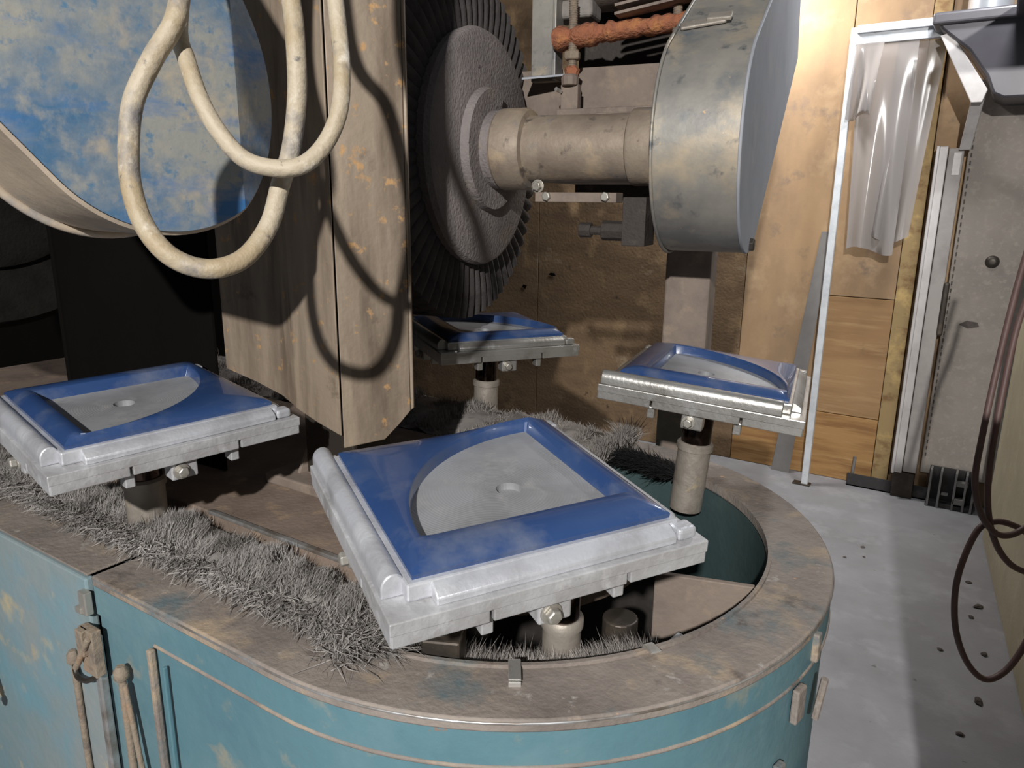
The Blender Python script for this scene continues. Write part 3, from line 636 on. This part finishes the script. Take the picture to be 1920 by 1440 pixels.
dh = thing('shade_sheet', 'black sheet added for the deep shade behind the left blue panel', 'hood', (-.98, -.2, .87))  # black sheet added in place of deep shade
part(dh, 'sheet', 'shade_chip_black', lambda b: b.sheet([[(-.68, -.20, z), (-.95, -.215, z), (-1.27, -.235, z)] for z in (.87, 1.3, 1.8, 2.3)], (0, .006, 0)))
part(dh, 'lip', 'shade_chip_black', lambda b: b.cyl((-1.272, -.236, .87), (-1.272, -.236, 2.3), .008, 10))
# ================================================================== SHEET METAL GUARD
g = thing('sheet_guard', 'rusty brown sheet metal guard hanging between the two wheels', 'guard', (-.28, -.2, .95))
def panel_sheet(b, cols, off):
    """cols: (x, y, z bottom); vertical sheet to z=2.25"""
    b.sheet([[(x, y, z0+(2.25-z0)*j/12) for x, y, z0 in cols] for j in range(13)], off)
part(g, 'right_sheet', 'guard_steel', lambda b: panel_sheet(b, [(-.279, -.200, 1.005), (-.262, -.172, 1.008), (-.236, -.126, 1.012), (-.220, -.100, 1.040), (-.206, -.078, 1.068)], (-.004, .003, 0)), bevel=.0015)
part(g, 'edge_fold', 'guard_steel', lambda b: b.prism([(-.206, -.078, 1.068), (-.200, -.074, 1.074), (-.205, -.066, 1.074), (-.211, -.070, 1.068)], (0, 0, 1.18)), bevel=.002)
part(g, 'left_sheet', 'guard_steel', lambda b: panel_sheet(b, [(-.287, -.200, 1.030), (-.355, -.196, 1.044), (-.431, -.189, 1.063)], (0, .004, 0)), bevel=.0015)
part(g, 'side_sheet', 'guard_steel', lambda b: panel_sheet(b, [(-.431, -.186, 1.063), (-.50, -.165, 1.075), (-.58, -.168, 1.095), (-.67, -.18, 1.117)], (0, .004, 0)), smooth=50)
ped = thing('pedestal', 'dark steel pedestal standing on the island table below the sheet guard', 'pedestal', (-.40, -.09, .868))
part(ped, 'column', 'steel_dark', lambda b: b.box((-.40, -.07, 1.30), (.15, .12, .90)), bevel=.004)
part(ped, 'foot', 'plate_brown', lambda b: b.box((-.42, -.09, .880), (.26, .20, .024)), bevel=.004)
part(ped, 'rib', 'plate_brown', lambda b: b.prism([(-.49, -.16, .869), (-.48, -.10, .869), (-.475, -.10, 1.0)], (.008, 0, 0)), bevel=.001)

# ================================================================== HANGING CABLE
HA = [[-0.12, -0.47, 2.55], [-0.066, -0.573, 2.2], [-0.096, -0.603, 1.896], [-0.051, -0.634, 1.764], [-0.034, -0.657, 1.697], [-0.05, -0.681, 1.65], [-0.062, -0.702, 1.603], [-0.058, -0.716, 1.551], [-0.049, -0.723, 1.51], [-0.033, -0.723, 1.469], [-0.007, -0.716, 1.438], [0.013, -0.697, 1.422], [0.032, -0.674, 1.42], [0.041, -0.643, 1.433], [0.043, -0.61, 1.468], [0.04, -0.588, 1.512], [0.044, -0.571, 1.556], [0.049, -0.562, 1.612], [0.048, -0.558, 1.666], [0.034, -0.549, 1.728], [0.006, -0.546, 1.817], [-0.047, -0.55, 1.896], [-0.057, -0.55, 2.2], [-0.1, -0.45, 2.55]]
HB = [[-0.12, -0.47, 2.55], [-0.096, -0.547, 2.2], [-0.126, -0.577, 1.896], [-0.101, -0.59, 1.799], [-0.073, -0.628, 1.695], [-0.043, -0.643, 1.656], [-0.013, -0.649, 1.606], [0.011, -0.643, 1.568], [0.039, -0.634, 1.541], [0.071, -0.616, 1.532], [0.096, -0.598, 1.537], [0.106, -0.573, 1.561], [0.114, -0.557, 1.597], [0.104, -0.54, 1.641], [0.087, -0.525, 1.691], [0.068, -0.518, 1.764], [0.024, -0.524, 1.896], [0.014, -0.524, 2.2], [-0.1, -0.45, 2.55]]
cab = thing('cable', 'thick dirty beige cable hanging in two loops in front of the blue guard', 'cable', (-.09, -.6, 1.40))
part(cab, 'loop', 'cable', lambda b: b.tube(spline(HA, 8), .0115, 16), smooth=70, label='larger lower cable loop')
part(cab, 'loop', 'cable', lambda b: b.tube(spline(HB, 8), .0102, 16), smooth=70, label='smaller upper cable loop')

part(cab, 'hanger', 'steel_dark', lambda b: b.tube(spline([(-.16, -.46, 2.50), (-.11, -.46, 2.47), (-.06, -.46, 2.50), (-.08, -.40, 2.62), (-.20, -.15, 2.66), (-.28, -.10, 2.64), (-.30, -.12, 2.22)], 6), .008, 10), smooth=60)

# ================================================================== STRIP CURTAIN FRAME AND THINGS BY THE WALL
fr = thing('curtain_frame', 'white metal frame with hanging clear plastic strips against the plywood', 'frame', (.065, 2.84, 0))
part(fr, 'post', 'white_metal', lambda b: b.box((.060, 2.85, 1.15), (.034, .03, 2.30)), bevel=.003)
part(fr, 'foot', 'steel_dark', lambda b: b.box((.045, 2.85, .004), (.09, .05, .008)), bevel=.001)
part(fr, 'top_rail', 'white_metal', lambda b: (b.box((.25, 2.84, 2.245), (.36, .035, .05)), b.box((.25, 2.815, 2.285), (.35, .02, .035))), bevel=.003)
def strip(x0, x1, z0, y, ph, skew):
    def fn(b):
        rows = []
        for j in range(25):
            s = j/24; z = 2.22+(z0-2.22)*s; row = []
            for i in range(17):
                q = i/16; x = x0+(x1-x0)*q*(1-.15*s)+skew*s
                row.append((x, y+.030*math.sin(q*7+ph+s*2.2)*s+.018*math.sin(q*13+ph)*s, z+.02*math.sin(q*5+ph)*s))
            rows.append(row)
        b.sheet(rows, (0, .003, 0))
    part(fr, 'plastic_strip', 'pvc', fn, smooth=80)
strip(.09, .34, 1.27, 2.83, .3, .04); strip(.25, .45, 1.33, 2.86, 2.1, -.02); strip(.08, .20, 1.9, 2.80, 4.0, -.01)
jb = thing('door_jamb', 'pale metal channel standing upright left of the grey cabinet', 'channel', (.52, 2.95, .0))
part(jb, 'channel', 'jamb_metal', lambda b: (b.box((.485, 2.95, .95), (.05, .05, 1.62)), b.box((.47, 2.93, .95), (.014, .06, 1.62))), bevel=.003)
part(jb, 'insert', 'jamb_insert', lambda b: b.box((.545, 2.945, .95), (.062, .04, 1.60)), bevel=.004)
part(jb, 'sticker', 'jamb_metal', lambda b: b.box((.552, 2.9235, 1.68), (.03, .002, .10)))
part(jb, 'latch_slot', 'steel_dark', lambda b: b.box((.585, 2.935, 1.0), (.028, .03, .26)), bevel=.01, seg=3)
part(jb, 'foot', 'steel_dark', lambda b: b.box((.52, 2.97, .07), (.10, .05, .14)), bevel=.003)
ls = thing('grey_strip', 'narrow grey sheet strip leaning on the plywood left of the white post', 'strip', (-.12, 3.0, 0))
part(ls, 'sheet', 'grey_sheet', lambda b: b.sheet([[(-.155+.13*s, 2.985+.035*s, 1.35*s), (-.055+.085*s, 2.985+.035*s, 1.35*s)] for s in [i/10 for i in range(11)]], (0, .003, 0)))
gc = thing('grey_cabinet', 'grey cabinet with overhanging rounded hood in the far right corner', 'cabinet', (.8, 2.9, 0))
part(gc, 'side_panel', 'grey_cabinet', lambda b: b.box((.95, 3.0, 1.10), (.72, .06, 1.90)), bevel=.004)
part(gc, 'stitching', 'dirt_dark', lambda b: [b.box((.604, 2.968, .25+.035*i), (.006, .006, .018)) for i in range(48)])
hd = [(.41, 2.262), (.42, 2.235), (.445, 2.20), (.462, 2.13), (.475, 2.03), (.60, 1.96), (.66, 1.93), (1.3, 1.93), (1.3, 2.262)]
part(gc, 'hood', 'grey_hood', lambda b: b.prism([(x, 2.66, z) for x, z in hd[:1]+[(.44, 2.22), (.55, 2.13), (.63, 2.02), (.66, 1.95), (.70, 1.93), (1.3, 1.93), (1.3, 2.262)]], (0, .34, 0)), bevel=.01, smooth=40)
part(gc, 'shade_hood_extension', 'grey_hood', lambda b: b.box((1.05, 1.85, 2.262), (.70, 1.58, .05)), bevel=.008)  # unseen length of hood added to shade the floor at the right
part(gc, 'hood_rim', 'grey_hood', lambda b: b.box((.86, 2.82, 2.262), (.92, .37, .05)), bevel=.012, seg=3)
part(gc, 'strut', 'jamb_metal', lambda b: (b.prism([(.435, 2.68, 2.20), (.475, 2.68, 2.21), (.64, 2.68, 1.97), (.625, 2.68, 1.92), (.585, 2.68, 1.92)], (0, .03, 0)), b.prism([(.585, 2.70, 1.95), (.635, 2.70, 1.96), (.600, 2.90, 1.74), (.555, 2.90, 1.74)], (0, .03, 0))), bevel=.003)
part(gc, 'duct', 'pipe_metal', lambda b: b.cyl((.60, 2.78, 2.28), (.60, 2.78, 2.9), .085, 32), smooth=40, label='bright metal duct above the hood')
part(gc, 'tear', 'dirt_dark', lambda b: b.prism([(.66, 2.9685, .93), (.70, 2.9685, .912), (.745, 2.9685, .925), (.735, 2.9685, .945), (.69, 2.9685, .95)], (0, .002, 0)))
part(gc, 'knob', 'steel_dark', lambda b: b.lathe([(.03, 0), (.022, .012), (.01, .014)], (.755, 2.97, 1.235), (0, -1, 0), 20), smooth=50)
cd_ = thing('power_cord', 'brown power cord hanging in loops beside the beige wall', 'cord', (.86, .85, .3))
CORDS = [[(0.853, 1.294, 1.505), (0.847, 1.265, 1.42), (0.832, 1.212, 1.273), (0.819, 1.147, 1.084), (0.811, 1.087, 0.901), (0.811, 1.05, 0.775), (0.835, 1.04, 0.691), (0.875, 1.051, 0.638), (0.913, 1.073, 0.632), (0.951, 1.106, 0.657), (0.972, 1.126, 0.679)],[(0.878, 1.31, 1.42), (0.87, 1.271, 1.307), (0.848, 1.214, 1.165), (0.84, 1.15, 0.966), (0.84, 1.099, 0.796), (0.854, 1.075, 0.683), (0.884, 1.069, 0.599), (0.925, 1.08, 0.545), (0.971, 1.103, 0.522), (0.997, 1.118, 0.515)],[(0.989, 1.155, 0.577), (0.952, 1.144, 0.619), (0.918, 1.128, 0.64), (0.877, 1.104, 0.65), (0.839, 1.074, 0.629), (0.815, 1.033, 0.546), (0.809, 1.004, 0.46), (0.825, 0.984, 0.36), (0.862, 0.983, 0.275), (0.909, 1.0, 0.228), (0.95, 1.031, 0.244), (0.982, 1.068, 0.298), (1.005, 1.106, 0.377), (1.013, 1.133, 0.448)]]
for c in CORDS: part(cd_, 'strand', 'cord_brown', lambda b: b.tube(spline(c, 8), .0085, 10), smooth=70)
ab = thing('angle_bar', 'dark steel angle bar lying on the floor against the plywood', 'bar', (.45, 2.98, 0))
part(ab, 'bar', 'rack_dark', lambda b: (b.box((.45, 3.0, .004), (.40, .05, .008)), b.box((.45, 2.978, .035), (.40, .006, .07))), bevel=.001)
part(ab, 'upright', 'rack_edge', lambda b: b.cyl((.27, 3.0, .0), (.275, 3.0, .16), .008, 8))
rk = thing('steel_rack', 'small dark steel rack on the floor at the foot of the grey cabinet', 'rack', (.73, 2.93, 0))
for x in (.645, .690, .755, .80, .835):
    part(rk, 'upright', 'rack_edge', lambda b: b.box((x, 2.93, .10), (.010, .07, .20)), bevel=.001)
part(rk, 'base', 'rack_dark', lambda b: b.box((.74, 2.945, .012), (.21, .08, .024)), bevel=.002)
part(rk, 'back', 'rack_dark', lambda b: b.box((.74, 2.962, .10), (.21, .008, .20)), bevel=.001)
part(rk, 'block', 'rack_edge', lambda b: (b.box((.775, 2.91, .05), (.045, .03, .03)), b.box((.785, 2.92, .14), (.05, .03, .025)), b.box((.715, 2.915, .075), (.03, .02, .012))), bevel=.002)
# crumbs of compound on the floor
cg = None
for i, (x, y, s_) in enumerate(((.60, .62, .022), (.56, .50, .014), (.60, .45, .010), (.90, 1.9, .018), (.88, 1.8, .012), (.86, 2.1, .012), (.93, 1.55, .014), (.80, 1.5, .010), (.45, 2.2, .010), (.47, 2.1, .008), (.40, 2.05, .008), (.92, 1.25, .02), (.88, 1.05, .012))):
    b = MB(); b.lathe([(s_*.5, 0), (s_, s_*.25), (s_*.6, s_*.6), (s_*.15, s_*.75)], (0, 0, 0), (0, 0, 1), 7)
    b.v = [(v[0]*random.uniform(.8, 1.3), v[1]*random.uniform(.5, 1.1), v[2]) for v in b.v]
    o = b.build('compound_crumb', 'dirt_dark'); o.location = (x, y, 0); o.rotation_euler = (0, 0, i*1.3)
    tag(o, 'small dark crumb of polishing compound lying on the grey floor', 'crumb', 'crumbs on the floor')
